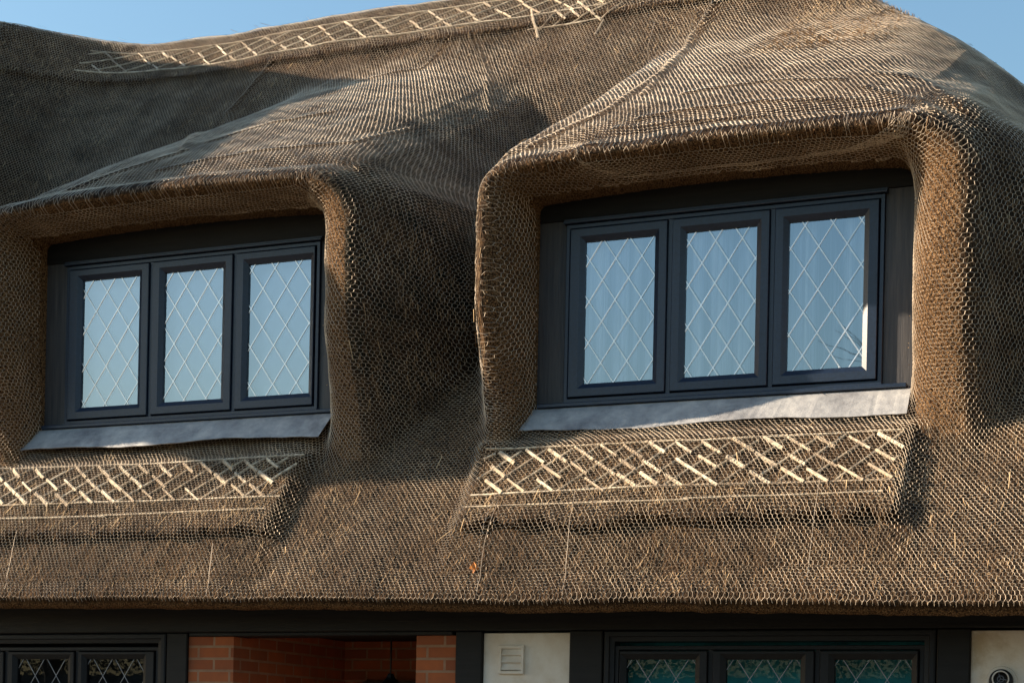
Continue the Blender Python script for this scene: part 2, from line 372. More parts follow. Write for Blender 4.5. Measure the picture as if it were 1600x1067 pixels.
def blur(A, nxk, nzk):
    for ax, n in ((0, nxk), (1, nzk)):
        k = np.ones(n)/n; pad = [(0, 0), (0, 0)]; pad[ax] = (n//2, n-1-n//2)
        A = np.apply_along_axis(lambda v: np.convolve(v, k, 'valid'), ax, np.pad(A, pad, 'edge'))
    return A

# ------------------------------------------------------------------ loose straws on the surface
Ex = np.gradient(Y, axis=0)/np.gradient(X, axis=0); Ez = np.gradient(Y, axis=1)/np.gradient(Z, axis=1)
Exc = np.clip(Ex, -6, 6); Ezc = np.clip(Ez, -6, 6)
area = np.sqrt(1+Exc**2+Ezc**2)*np.gradient(X, axis=0)*np.gradient(Z, axis=1)
vis = inview(X, Y, Z) & ~OPN & keep & (Z < ZR+.09+.03*(1-sstep(-6.7, -5.7, X)))
pw = (area*vis*(1+1.2*CUT)).ravel(); pw /= pw.sum()
N = 210000
pick = rng.choice(nx*nz, N, p=pw); pi, pj = np.unravel_index(pick, (nx, nz))
px = X[pi, pj]+rng.uniform(-.006, .006, N); pz = Z[pi, pj]+rng.uniform(-.006, .006, N); py = samp(Y, px, pz)
ex = Exc[pi, pj]; ez = Ezc[pi, pj]; ct = CUT[pi, pj] > .5; near = np.clip(blur(CUT, 9, 21)[pi, pj]*4, 0, 1)
nrm = np.stack([ex, -np.ones(N), ez], -1); nrm /= np.linalg.norm(nrm, axis=1)[:, None]
down = np.stack([np.zeros(N), -ez, -np.ones(N)], -1); down /= np.linalg.norm(down, axis=1)[:, None]
side = np.cross(down, nrm)
ang = rng.normal(0, .22, N); wild = rng.random(N) < .05; ang[wild] = rng.uniform(-1.5, 1.5, wild.sum())
L = rng.uniform(.025, .075, N); lift = rng.uniform(.02, .14, N)
frs = sstep(.8, 1.2, px)*(1-sstep(1.85, 2.1, px))*sstep(5.95, 6.4, pz)*(1-sstep(7.0, 7.4, pz)); lift = lift+frs*rng.uniform(0, .35, N)
dirn = down*np.cos(ang)[:, None]+side*np.sin(ang)[:, None]+nrm*lift[:, None]
rd = rng.normal(0, .5, (N, 3)); dirn = np.where(ct[:, None], nrm+rd*.8, dirn); near = np.maximum(near, 1-sstep(.02, .12, pz-zbot(px))); L = np.where(ct, rng.uniform(.004, .010, N), L*(1-.85*near))
dirn /= np.linalg.norm(dirn, axis=1)[:, None]
wd = np.cross(dirn, nrm+rng.normal(0, .3, (N, 3))); wd /= np.linalg.norm(wd, axis=1)[:, None]+1e-9
W = np.where(ct, .0030, rng.uniform(.0012, .0026, N))[:, None]
stray = (rng.random(N) < .0035) & (pz > zbot(px)+.25); L = np.where(stray & ~ct, rng.uniform(.05, .14, N), L); W = np.where(stray[:, None], .0022, W)
P0 = np.stack([px, py, pz], -1)+nrm*(.026*stray)[:, None]+nrm*(.0015+.018*frs*rng.random(N))[:, None]; P1 = P0+dirn*L[:, None]
SV = np.stack([P0-wd*W, P0+wd*W, P1+wd*W*.6, P1-wd*W*.6], 1).reshape(-1, 3)
SQ = np.arange(4*N).reshape(-1, 4)
fresh = .7*sstep(.8, 1.2, px)*(1-sstep(1.9, 2.15, px))*sstep(6.0, 6.4, pz)*(1-sstep(7.0, 7.3, pz))+.25*sstep(2.90, 2.96, pz)*(1-sstep(3.05, 3.2, pz))*panels(px, pz)
tone = np.clip(rng.beta(2, 2.6, N)+.22*vnoise(px, pz, .5, .5, 77)+.15*vnoise(px, pz, .09, .2, 78)+fresh+.6*stray, 0, 1)
fast('loose_straw', SV, SQ, M_STRAW, cottage, False, dict(tone=('FACE', tone), cut=('FACE', ct*1.)))
cottage.children[-1]['kind'] = 'stuff'

# ------------------------------------------------------------------ wire netting, a cloth lattice relaxed over the roof
Yn_, _, _, _ = height(X, Z, False)
Yh = Y.copy(); Yh[OPN] = .06
YN = np.minimum(blur(Yh, 9, 9), blur(Yh, 13, 25))
YN = np.minimum(YN, blur(Yh, 3, 3))
YB = blur(Y+.092*panels(X, Z), 17, 21)-.092*panels(X, Z, True); w_ = sstep(3.15, 3.4, Z)
YN = np.where(Z < 2.56, YN, np.minimum(YN, YB)*w_+YB*(1-w_))
def bump_along(pix, hgt, wid):
    global YN
    P = [hit(*p) for p in pix]
    for (a, b) in zip(P[:-1], P[1:]):
        ax0, az0, bx0, bz0 = a[0], a[2], b[0], b[2]; L2 = (bx0-ax0)**2+(bz0-az0)**2+1e-9
        i0, i1 = np.searchsorted(xs, (min(ax0, bx0)-.2, max(ax0, bx0)+.2))
        xx, zz = X[i0:i1], Z[i0:i1]; tq = np.clip(((xx-ax0)*(bx0-ax0)+(zz-az0)*(bz0-az0))/L2, 0, 1)
        dd = np.hypot(xx-ax0-tq*(bx0-ax0), zz-az0-tq*(bz0-az0)); FOLD[i0:i1] = np.maximum(FOLD[i0:i1], hgt*np.exp(-(dd/wid)**2))
FOLD = np.zeros_like(Y)
for pix, hg_, wd_ in (([(1000, 190), (1110, 170), (1200, 163), (1335, 160)], .03, .022), ([(1070, 150), (1200, 130), (1320, 128)], .03, .02), ([(960, 205), (1100, 190), (1300, 182), (1440, 186)], .022, .02),
        ([(835, 232), (950, 178), (1040, 118), (1085, 60), (1120, 12)], .045, .035), ([(1010, 150), (1060, 90), (1090, 20)], .03, .03),
        ([(20, 335), (140, 290), (290, 240), (360, 180), (430, 100)], .035, .03), ([(330, 225), (430, 195), (520, 180)], .03, .025), ([(250, 268), (400, 240), (560, 225), (640, 205)], .025, .02),
        ([(740, 60), (765, 120), (770, 190)], .02, .02), ([(1355, 140), (1440, 165), (1500, 215), (1530, 260)], .035, .025), ([(1370, 118), (1440, 128), (1510, 180)], .03, .025), ([(560, 130), (660, 110), (700, 60)], .02, .02),
        ([(780, 780), (765, 850), (750, 930)], .025, .012), ([(0, 470), (40, 520)], .01, .02)):
    bump_along(pix, hg_, wd_)
YN = YN-FOLD
NEx = np.clip(np.gradient(YN, axis=0)/np.gradient(X, axis=0), -7, 7); NEz = np.clip(np.gradient(YN, axis=1)/np.gradient(Z, axis=1), -7, 7)
YS = blur(Yh, 9, 9); SEx = np.clip(np.gradient(YS, axis=0)/np.gradient(X, axis=0), -7, 7); SEz = np.clip(np.gradient(YS, axis=1)/np.gradient(Z, axis=1), -7, 7)
U0, U1 = -8.2, 5.6; S0, S1 = 0., 9.3
def relax(gx, gz, h, iters):
    for it in range(iters):
        gy = samp(YS, gx, gz); ax_ = samp(SEx, gx, gz); az_ = samp(SEz, gx, gz)
        P = np.stack([gx, gy, gz], -1); Fo = np.zeros_like(P); cnt = np.zeros(gx.shape)
        for di, dj, w_ in ((1, 0, 1.), (0, 1, 1.), (1, 1, .35), (1, -1, .35)):
            n0, n1 = gx.shape
            a = (slice(0, n0-di), slice(max(0, -dj), n1-max(0, dj))); b = (slice(di, n0), slice(max(0, dj), n1+min(0, dj)))
            D = P[b]-P[a]; Ld = np.linalg.norm(D, axis=-1); rest = h*math.hypot(di, dj)
            f = (D/(Ld[..., None]+1e-9))*((Ld-rest)*w_)[..., None]
            Fo[a] += f; Fo[b] -= f; cnt[a] += w_; cnt[b] += w_
        Fo *= (.55/cnt)[..., None]
        dx = (Fo[..., 0]+Fo[..., 1]*ax_)/(1+ax_**2); dz = (Fo[..., 2]+Fo[..., 1]*az_)/(1+az_**2)
        m = .3*h; dx = np.clip(dx, -m, m); dz = np.clip(dz, -m, m)
        dz[:, 0] = 0
        gx = gx+dx; gz = gz+dz; gz[:, 0] = zbot(gx[:, 0])+.004
        gz = np.clip(gz, zbot(gx), 8.31)
    return gx, gz
h = .26; nu = int((U1-U0)/h)+1; ns = int((S1-S0)/h)+1
gu, gs = np.meshgrid(U0+np.arange(nu)*h, np.arange(ns)*h, indexing='ij')
gx = gu.copy(); gz = np.minimum(zbot(gx)+gs*.766, 8.25)
for lev in range(4):
    gx, gz = relax(gx, gz, h, (1600, 800, 300, 110)[lev])
    if lev < 3:
        def up(A):
            B = np.empty((A.shape[0]*2-1, A.shape[1])); B[::2] = A; B[1::2] = (A[1:]+A[:-1])/2
            C_ = np.empty((B.shape[0], A.shape[1]*2-1)); C_[:, ::2] = B; C_[:, 1::2] = (B[:, 1:]+B[:, :-1])/2; return C_
        gx, gz = up(gx), up(gz); h /= 2
def lat(A, u, s):
    i = (u-U0)/h; j = s/h; i = np.clip(i, 0, A.shape[0]-1.001); j = np.clip(j, 0, A.shape[1]-1.001)
    a = i.astype(int); b = j.astype(int); fu = i-a; fs = j-b
    return A[a, b]*(1-fu)*(1-fs)+A[a+1, b]*fu*(1-fs)+A[a, b+1]*(1-fu)*fs+A[a+1, b+1]*fu*fs
HW, HH = .027, .031                        # hexagon width and height
ncol = int((U1-U0-.1)/HW); nrow = int((S1-.1)/(HH*.75))
ci, ri = np.meshgrid(np.arange(ncol), np.arange(nrow), indexing='ij')
cu_ = U0+.05+ci*HW+(ri % 2)*HW/2; cs_ = .012+ri*HH*.75
# per hexagon: its top vertex chain -> edges: upper-left, upper-right, right side (twist)
def wob(u, s, k): return .0022*np.sin(u*91.7+s*57.3+k)+.0016*np.sin(u*213.1-s*171.9+2*k)
def pt(du, ds): return cu_+du, cs_+ds
def ZTOP(x): return ZR+.04+.03*(1-sstep(-6.7, -5.7, x))
E_ = []
for (a, b, tw) in (((-.5, .25), (0, .5), 0), ((0, .5), (.5, .25), 0), ((.5, .25), (.5, -.25), 1)):
    ua, sa = cu_+a[0]*HW, cs_+a[1]*HH; ub, sb = cu_+b[0]*HW, cs_+b[1]*HH
    E_.append(np.stack([ua.ravel(), sa.ravel(), ub.ravel(), sb.ravel(), np.full(ua.size, tw)], -1))
E_ = np.concatenate(E_)
def wire_pt(u, s):
    k = np.round(u*1e4)*0
    uu = u+wob(u, s, 0); s2 = np.maximum(s+wob(s, u, 1.3), .001)
    x = lat(gx, uu, s2); z = lat(gz, uu, s2)
    y = samp(YN, x, z); ax_ = samp(NEx, x, z); az_ = samp(NEz, x, z)
    n = np.stack([ax_, -np.ones_like(x), az_], -1); n /= np.linalg.norm(n, axis=-1)[..., None]
    off = .013+.010*vnoise(x, z, .22, .22, 55, 2)
    P = np.stack([x, y, z], -1)+n*off[..., None]
    return P, n, x, z
A_, nA, xa, za = wire_pt(E_[:, 0], E_[:, 1]); B_, nB, xb, zb2 = wire_pt(E_[:, 2], E_[:, 3])
yf = samp(Y*0+np.where(OPN, 1., 0.), xa, za)+samp(np.where(OPN, 1., 0.), xb, zb2)
Ld = np.linalg.norm(A_-B_, axis=1)
ok = (yf < .3) & inview(A_[:, 0], A_[:, 1], A_[:, 2], .07) & (za < ZTOP(xa)) & (zb2 < ZTOP(xb)) & (Ld < .085) & (za < zhip(xa)+.03)
A_, B_, nA, tw = A_[ok], B_[ok], nA[ok], E_[ok, 4]
def prisms(A, B, n, r):
    d = B-A; d /= np.linalg.norm(d, axis=1)[:, None]+1e-9; s = np.cross(d, n); s /= np.linalg.norm(s, axis=1)[:, None]+1e-9; n2 = np.cross(s, d)
    vs = []
    for P in (A, B):
        for a in (90, 210, 330): vs.append(P+(s*math.cos(R(a))+n2*math.sin(R(a)))*r[:, None])
    V = np.stack(vs, 1).reshape(-1, 3); o = (np.arange(len(A))*6)[:, None]
    Q = np.concatenate([o+np.array([[k, (k+1) % 3, 3+(k+1) % 3, 3+k]]) for k in range(3)])
    return V, Q
d_ = B_-A_; B_ = B_+d_*.03; A_ = A_-d_*.03
WV, WQ = prisms(A_, B_, nA, np.where(tw > 0, .0017, .00115))
fast('wire_netting', WV, WQ, M_WIRE, cottage, False)
print('net edges', len(A_))

# seams and loose wires
def on_roof(px_pts, off=.022):
    P = [hit(u, v) for u, v in px_pts]; out = []
    for a, b in zip(P[:-1], P[1:]):
        n = max(2, int(np.linalg.norm(b-a)/.05))
        for k in range(n): out.append(a+(b-a)*k/n)
    out.append(P[-1]); res = []
    for p in out:
        x, z = np.array([p[0]]), np.array([p[2]]); res.append((p[0], float(samp(YN, x, z)[0])-off-.004*random.random(), p[2]))
    return res
for pts in ([(722, 60), (700, 110), (672, 150), (635, 175), (590, 200)], [(1026, 30), (1012, 80), (990, 130), (960, 172)], [(1338, 150), (1326, 205)], [(1290, 700), (1275, 800), (1262, 900)],
            [(782, 782), (768, 850), (750, 925)], [(900, 770), (895, 850), (880, 930)], [(345, 850), (325, 930)], [(30, 830), (10, 920)]):
    MB().tube(on_roof(pts, .014), .0014, 5).build('netting_seam', M_WIRE, cottage)

# ------------------------------------------------------------------ hazel rods pinned over the raised thatch
def rod(name, a, b, wd, th, flat=False, sag=0.0, off=.003):
    """split hazel between surface points a and b given as (x, z)"""
    n = max(3, int(math.hypot(b[0]-a[0], b[1]-a[1])/.06)); V = []; f = []
    for k in range(n+1):
        q = k/n; x = a[0]+(b[0]-a[0])*q; z = a[1]+(b[1]-a[1])*q
        y = float(samp(YN, np.array([x]), np.array([z]))[0])-off+sag*math.sin(q*math.pi)
        ww = wd*(.88+.24*random.random())
        d = Vector((b[0]-a[0], 0, b[1]-a[1])).normalized(); s = Vector((-d.z, 0, d.x)); s.y = s.z*K; s.normalize()
        c = Vector((x, y, z)); o = Vector((0, -1, .4)).normalized()*th
        V += [c-s*ww/2, c-s*ww*.25+o*.8, c+s*ww*.25+o, c+s*ww/2]
    for k in range(n):
        for m in range(3): f.append((k*4+m, k*4+m+1, k*4+5+m, k*4+4+m))
        f.append((k*4+3, k*4, k*4+4, k*4+7))
    f += [(0, 1, 2, 3), (n*4+3, n*4+2, n*4+1, n*4)]
    return MB().add(V, f).build(name, M_HAZEL, cottage)
def pattern(x0, x1, z0, z1, per, low=None, seed=0, thick=1., gf=2.9):
    rs = random.Random(seed)
    rod('ligger', (x0, z1+rs.uniform(-.01, .01)), (x0+(x1-x0)*.52, z1+.006), .017, .010)
    rod('ligger', (x0+(x1-x0)*.5, z1+.0), (x1, z1+.012), .017, .010)
    rod('ligger', (x0, z0), (x0+(x1-x0)*.47, z0+rs.uniform(-.01, .01)), .016, .010); rod('ligger', (x0+(x1-x0)*.45, z0+.008), (x1, z0-.004), .016, .010)
    if low: rod('ligger', (x0-.02, low), (x0+(x1-x0)*.55, low-.008), .015, .009); rod('ligger', (x0+(x1-x0)*.53, low), (x1-.05, low+.004), .015, .009)
    H = z1-z0; x = x0-per*1.6
    while x < x1-.02:
        # thin rod rising to the right
        a = (max(x0, x), z0+.01 if x >= x0 else z0+.01+(x0-x)/(per*2.0)*H); xe = x+per*2.0
        b = (min(x1, xe), z1-.012 if xe <= x1 else z0+(x1-x)/(per*2.0)*H)
        if b[0]-a[0] > .06: rod('hazel_rod', (a[0], a[1]+rs.uniform(-.008, .008)), (b[0], b[1]+rs.uniform(-.012, .012)), .017*thick, .010)
        # thick split pieces falling to the right, three short lengths with gaps
        g = per*gf
        for q0 in (.02, .36, .69):
            q1 = q0+.29*rs.uniform(.85, 1.15); j = rs.uniform(-.035, .035); xa = x+rs.uniform(-.022, .022)
            p0 = (xa+g*q0, z1-H*(q0+j)); p1 = (xa+g*q1, z1-H*(q1+j))
            if p0[0] > x0 and p1[0] < x1+.03 and rs.random() < .9: rod('split_spar', p0, p1, .025*thick*rs.uniform(.7, 1.3), .010, off=rs.uniform(.004, .012))
        x += per
pattern(.0, 2.43, 3.04, 3.335, .158, low=2.965, seed=2)
pattern(-4.0, -1.29, 3.09, 3.375, .160, low=3.0, seed=5)
def pixrod(name, a, b, w_):
    p, q = hit(*a), hit(*b); rod(name, (p[0], p[2]), (q[0], q[2]), w_, .010, off=.006)
for a, b, w_ in (((826, 50), (886, 42), .016), ((886, 42), (942, 32), .016), ((942, 33), (974, 4), .016), ((831, 16), (842, 60), .026), ((904, 4), (942, 35), .026), ((868, 18), (884, 30), .024), ((892, 16), (906, 27), .024),
                 ((845, 50), (884, 8), .013), ((864, 46), (916, 4), .013), ((892, 41), (958, 3), .013), ((930, 55), (945, 34), .02)):
    pixrod('split_spar' if w_ > .019 else 'hazel_rod', a, b, w_)
pattern(-5.45, -.55, 7.50, 7.76, .26, seed=9, thick=.75, gf=1.3)

# ------------------------------------------------------------------ first-floor windows
def clipline(x0, x1, z0, z1, px_, pz_, dx, dz):
    t0, t1 = -9, 9
    for p, d, lo, hi in ((px_, dx, x0, x1), (pz_, dz, z0, z1)):
        a, b = (lo-p)/d, (hi-p)/d
        if a > b: a, b = b, a
        t0, t1 = max(t0, a), min(t1, b)
    return (px_+dx*t0, pz_+dz*t0, px_+dx*t1, pz_+dz*t1) if t1-t0 > 1e-3 else None
def lattice(mb, x0, x1, z0, z1, W_, H_, phx, phz, y, wd, th):
    for sgn in (1, -1):
        for k in range(-12, 13):
            c = clipline(x0, x1, z0, z1, x0+phx+k*W_, z0+phz, W_, sgn*H_)
            if not c: continue
            a = Vector((c[0], 0, c[1])); b = Vector((c[2], 0, c[3])); d = (b-a).normalized(); s = Vector((-d.z, 0, d.x))*wd/2
            yy = y-(.0004 if sgn > 0 else 0)
            V = [(p.x, yy2, p.z) for yy2 in (yy, yy-th) for p in ((a-s*1, a+s*1, b+s*1, b-s*1) if yy2 == yy else (a-s*.55, a+s*.55, b+s*.55, b-s*.55))]
            mb.add(V, [(4, 5, 6, 7), (0, 1, 5, 4), (1, 2, 6, 5), (2, 3, 7, 6), (3, 0, 4, 7)])
def curtain(x0, x1, z0, z1, y, amp, per, mat, parent, name='curtain'):
    n = 160; V = []; f = []
    for i in range(n+1):
        x = x0+(x1-x0)*i/n; yy = y+amp*(math.sin(x*2*math.pi/per+1.3*math.sin(x*3.1))+.4*math.sin(x*2*math.pi/per*2.3))
        V += [(x, yy, z0), (x, yy+.01*math.sin(x*9), z1)]
    f = [(2*i, 2*i+2, 2*i+3, 2*i+1) for i in range(n)]
    return MB().add(V, f).build(name, mat, parent, True)
def window(label, X0, X1, Z0, Z1, panes, pz0, pz1, op, phase, yb=0., W_=None, H_=None, gl=None, drop=True, fm=None, lw=.0092, cm=None):
    fm = fm or M_FRAME
    gl = gl or M_GLASS
    win = MB()
    win.ring(X0, X1, Z0, Z1, [(0, .04+yb), (0, -.014+yb), (.003, -.017+yb), (.022, -.017+yb), (.026, -.012+yb), (.026, .05+yb)])
    mids = [(a[1]+b[0])/2 for a, b in zip(panes[:-1], panes[1:])]
    for m in mids: win.box(m-.012, m+.012, -.013+yb, .05+yb, Z0+.024, Z1-.024)
    wo = win.build('window', fm, cottage)
    wo['label'] = label
    edges = [X0+.031]+[e for m in mids for e in (m-.016, m+.016)]+[X1-.031]
    for i, (a, b) in enumerate(panes):
        c0, c1 = edges[2*i], edges[2*i+1]; cz0, cz1 = Z0+.031, Z1-.031
        mb = MB(); V = []; f = []
        outer = [(0, .04), (0, -.026), (.0035, -.030)]
        rings = []
        for d, y in outer: rings.append([(c0+d, y+yb, cz0+d), (c1-d, y+yb, cz0+d), (c1-d, y+yb, cz1-d), (c0+d, y+yb, cz1-d)])
        for d, y in ((.030, -.030), (.024, -.026), (.006, -.014), (0, -.010), (0, .03)): rings.append([(a-d, y+yb, pz0-d), (b+d, y+yb, pz0-d), (b+d, y+yb, pz1+d), (a-d, y+yb, pz1+d)])
        for r_ in rings: V += r_
        for k in range(len(rings)-1):
            for q in range(4): f.append((k*4+q, k*4+(q+1) % 4, (k+1)*4+(q+1) % 4, (k+1)*4+q))
        mb.add(V, f); mb.build('casement', fm, wo)
        MB().add([(a-.005, .004+yb, pz0-.005), (b+.005, .004+yb, pz0-.005), (b+.005, .004+yb, pz1+.005), (a-.005, .004+yb, pz1+.005)], [(0, 1, 2, 3)]).build('pane', gl, wo)
        w_ = W_ or (b-a)/2.66; h_ = H_ or (pz1-pz0)/3.45
        ph = phase[i % len(phase)]
        m = MB(); lattice(m, a, b, pz0, pz1, w_, h_, ph[0]*w_, ph[1]*h_, .0035+yb, lw, .003); 
        m.build('lead_lattice', cm or M_CAME, wo)
        if drop:
            m = MB(); lattice(m, a, b, pz0, pz1, w_, h_, ph[0]*w_+.004, ph[1]*h_+.004, .028+yb, .006, .002); m.build('lattice_reflection', M_CAME2, wo)  # dim copy standing in for the lattice's reflection in the second pane
    return wo
LP = [(-3.153, -2.694), (-2.499, -2.048), (-1.857, -1.397)]; RP = [(.468, .904), (1.093, 1.517), (1.704, 2.135)]
for (nm, X0, X1, Z0, Z1, panes, pz0, pz1, op, ph, loc_) in (
    ('left first-floor three-light leaded window', -3.28, -1.329, 3.715, 4.79, LP, 3.826, 4.688, (-3.60, -1.04, 3.69, 5.06), [(.12, .1), (.45, .55), (.1, .3)], 0),
    ('right first-floor three-light leaded window', .347, 2.249, 3.662, 4.732, RP, 3.772, 4.624, (.03, 2.56, 3.635, 5.0), [(.15, .0), (.1, .2), (.05, .85)], 1)):
    wo = window(nm, X0, X1, Z0, Z1, panes, pz0, pz1, op, ph)
    # black boards round the frame
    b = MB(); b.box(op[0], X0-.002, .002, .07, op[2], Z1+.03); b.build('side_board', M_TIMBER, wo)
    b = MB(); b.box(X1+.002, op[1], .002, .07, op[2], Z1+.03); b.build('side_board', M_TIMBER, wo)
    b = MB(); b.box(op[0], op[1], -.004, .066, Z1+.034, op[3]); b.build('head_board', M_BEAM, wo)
    b = MB(); b.box(X0-.015, X1+.015, -.040, .0, Z1+.004, Z1+.016, .003); b.box(X0-.015, X1+.015, -.025, -.005, Z1+.018, Z1+.032, .003); b.build('drip_moulding', M_FRAME, wo)
    b = MB(); b.box(X0-.155, X1+.145, -.062, .0, Z0-.030, Z0-.006, .004); b.box(X0-.002, X1+.002, -.035, .02, Z0-.006, Z0+.003); b.build('sill', M_FRAME, wo)
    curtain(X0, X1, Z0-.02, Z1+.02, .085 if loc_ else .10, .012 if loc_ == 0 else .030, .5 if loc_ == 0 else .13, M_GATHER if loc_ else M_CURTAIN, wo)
    # lead flashing dressed over the thatch below
    n = 90; V = []; f = []; xa, xb = (op[0]+.13, op[1]-.14)
    rs = random.Random(4+loc_)
    for i in range(n+1):
        q = i/n; x = xa+(xb-xa)*q
        x2 = (xa-.14+(xb-xa+(.10 if loc_ == 0 else .14))*q)
        wv = .004*math.sin(q*29)+.003*math.sin(q*61+1)+.0025*rs.uniform(-1, 1)
        zt_ = Z0-.030; zl = Z0-.195+.010*math.sin(q*11+loc_)+wv*.6
        prof = [(x, .03, zt_), (x, -.045, zt_-.004), (x+(x2-x)*.3, -.085+wv*.3, zt_-.04), (x2, -.190+wv, zl), (x2, -.182+wv, zl-.003)]
        V += prof
    m_ = len(prof)
    for i in range(n):
        for k in range(m_-1): f.append((i*m_+k, (i+1)*m_+k, (i+1)*m_+k+1, i*m_+k+1))
    fl = MB().add(V, f).build('lead_flashing', M_LEAD, cottage, False)
    md = fl.modifiers.new('thick', 'SOLIDIFY'); md.thickness = .004

# ------------------------------------------------------------------ ground floor
YW = -.50
def beam(name, mat, *b, bev=.006): return MB().box(*b, bev).build(name, mat, cottage)
beam('bressummer', M_BEAM, -5.4, 5.8, YW-.03, YW+.3, 2.262, 2.60)
beam('head_rail', M_BEAM, -1.93, -.13, YW-.012, YW+.2, 2.238, 2.260, bev=.003)
# posts
beam('timber_post', M_BEAM, -2.095, -1.945, YW-.012, YW+.15, 0, 2.26)
beam('timber_post', M_BEAM, -.108, .060, YW-.012, YW+.15, 0, 2.26)
beam('timber_post', M_BEAM, .602, .80, YW-.012, YW+.15, 0, 2.26)
beam('timber_post', M_BEAM, 2.655, 2.825, YW-.012, YW+.15, 0, 2.26)
beam('timber_post', M_BEAM, 3.45, 3.60, YW-.012, YW+.15, 0, 2.26)
# cream render panels
beam('render_panel', M_RENDER, .061, .601, YW+.012, YW+.16, 0, 2.25, bev=.004)
beam('render_panel', M_RENDER, 2.826, 3.449, YW+.012, YW+.16, 0, 2.25, bev=.004)
# brick pier, porch walls
MB().box(-1.944, -1.62, YW+.01, YW+.22, 0, 2.236).build('brick_pier', M_BRICK, cottage)
MB().box(-.37, -.109, YW+.01, YW+.22, 0, 2.236).build('brick_pier', M_BRICK, cottage)
m = MB(); m.box(-1.72, -1.621, YW+.22, YW+1.5, 0, 2.3); m.box(-.369, -.27, YW+.22, YW+1.5, 0, 2.3); m.box(-1.72, -.27, YW+1.5, YW+1.7, 0, 2.3); m.build('porch_wall', M_BRICK, cottage)
m = MB(); m.box(-1.74, -.25, YW+.30, YW+1.72, 2.305, 2.40); m.build('porch_ceiling', M_BEAM, cottage)
m = MB()                                                     # front door in the porch
m.box(-1.45, -.62, YW+1.44, YW+1.498, .05, 2.02, .004); m.build('front_door', M_TIMBER, cottage)
# house body behind
m = MB(); m.box(-5.5, -2.1, YW+.35, 7, 0, 2.6); m.box(.06, 5.7, YW+.35, 7, 0, 2.6); m.box(-2.1, .06, YW+1.71, 7, 0, 2.6); m.box(3.6, 5.7, YW, YW+.34, 0, 2.5); m.box(-5.5, -4.2, YW, YW+.34, 0, 2.5); m.build('wall', M_RENDER, cottage)
# ground-floor windows
def gfwin(label, X0, X1, panes, mat):
    wo = window(label, X0, X1, 1.0, 2.175, panes, 1.12, 2.098, None, [(.25, -.02), (.3, -.02), (.2, -.02)], yb=YW+.03, W_=.165, H_=.25, gl=M_GLASS_LOW, drop=False, fm=M_FRAME_SHADED, lw=.0045, cm=M_CAMELOW)
    b = MB(); b.ring(X0-.06, X1+.06, .95, 2.258, [(0, YW+.1), (0, YW-.004), (.008, YW-.010), (.03, YW-.010), (.036, YW), (.060, YW+.004), (.062, YW+.1)]); b.build('surround', M_FRAME_SHADED, wo)
    MB().box(X0-.1, X1+.1, YW+.28, YW+.33, .9, 2.3).build('pane_backing', mat, wo)  # sheet behind the glass: dark room at left, painted teal reflection at right
    MB().box(X0-.08, X1+.08, YW-.06, YW+.1, .90, .948, .005).build('sill', M_FRAME_SHADED, wo)
    MB().box(X0-.06, X1+.06, YW, YW+.2, 0, .898).build('apron_wall', M_BRICK, wo)
gfwin('dark ground-floor leaded window at left under the eave', -4.10, -2.165, [(-3.97, -3.43), (-3.26, -2.86), (-2.715, -2.285)], M_DARK)
gfwin('dark ground-floor leaded window at right with teal reflections', .868, 2.588, [(.905+.03, 1.337), (1.512, 1.928), (2.112, 2.532-.01)], M_TEAL_REFL)

# wing of the house to the left (out of view, its ridge shaped to cast the upper roof shadow)
def wing():
    ys = np.concatenate([np.linspace(-2.3, 1.1, 40), np.linspace(1.15, 7, 40)]); ts = np.linspace(-1, 1, 61); XR_ = -7.7
    V = []; 
    for y in ys:
        zr = float(np.interp(y, [-2.36, -2.02, -1.54, -.65, .50, 1.17, 1.80, 2.40, 3.3], [7.48, 7.55, 7.88, 8.26, 8.74, 9.36, 9.20, 8.99, 8.1]))
        zm = 6.35 if y < 1.0 else 6.9
        for t_ in ts:
            hwid = (zr-zm)/1.12+.05; x = XR_+t_*hwid
            z = zr-1.12*(math.sqrt((t_*hwid)**2+.2**2)-.2)
            V.append((x+.01*math.sin(z*7+y*3), y, z+.01*math.sin(x*5+y*4)))
    V = np.array(V); n1 = len(ts); ii = np.arange(len(ys)*n1).reshape(len(ys), n1)
    Q = np.stack([ii[:-1, :-1], ii[1:, :-1], ii[1:, 1:], ii[:-1, 1:]], -1).reshape(-1, 4)
    nb = len(V); L = V[ii[:, 0]].copy(); Rr = V[ii[:, -1]].copy(); L[:, 0] += .3; Rr[:, 0] -= .3; L[:, 2] = np.minimum(L[:, 2], 6.3); Rr[:, 2] = L[:, 2]
    V = np.concatenate([V, L, Rr]); a = nb+np.arange(len(ys)); b = a+len(ys)
    Q = np.concatenate([Q, np.stack([ii[:-1, 0], a[:-1], a[1:], ii[1:, 0]], -1), np.stack([ii[:-1, -1], ii[1:, -1], b[1:], b[:-1]], -1), np.stack([a[:-1], b[:-1], b[1:], a[1:]], -1)])
    fr = np.array([[ii[0, k], ii[0, k+1], ii[0, 59-k], ii[0, 60-k]] for k in range(30)]); Q = np.concatenate([Q, fr])
    fast('wing_shadow_thatch', V, Q, M_THATCH, cottage, True, dict(moss=('POINT', np.ones(len(V))*.6)))
    MB().box(-9.0, -6.6, -.35, 7, 0, 6.36).build('wing_wall', M_RENDER, cottage)
wing()

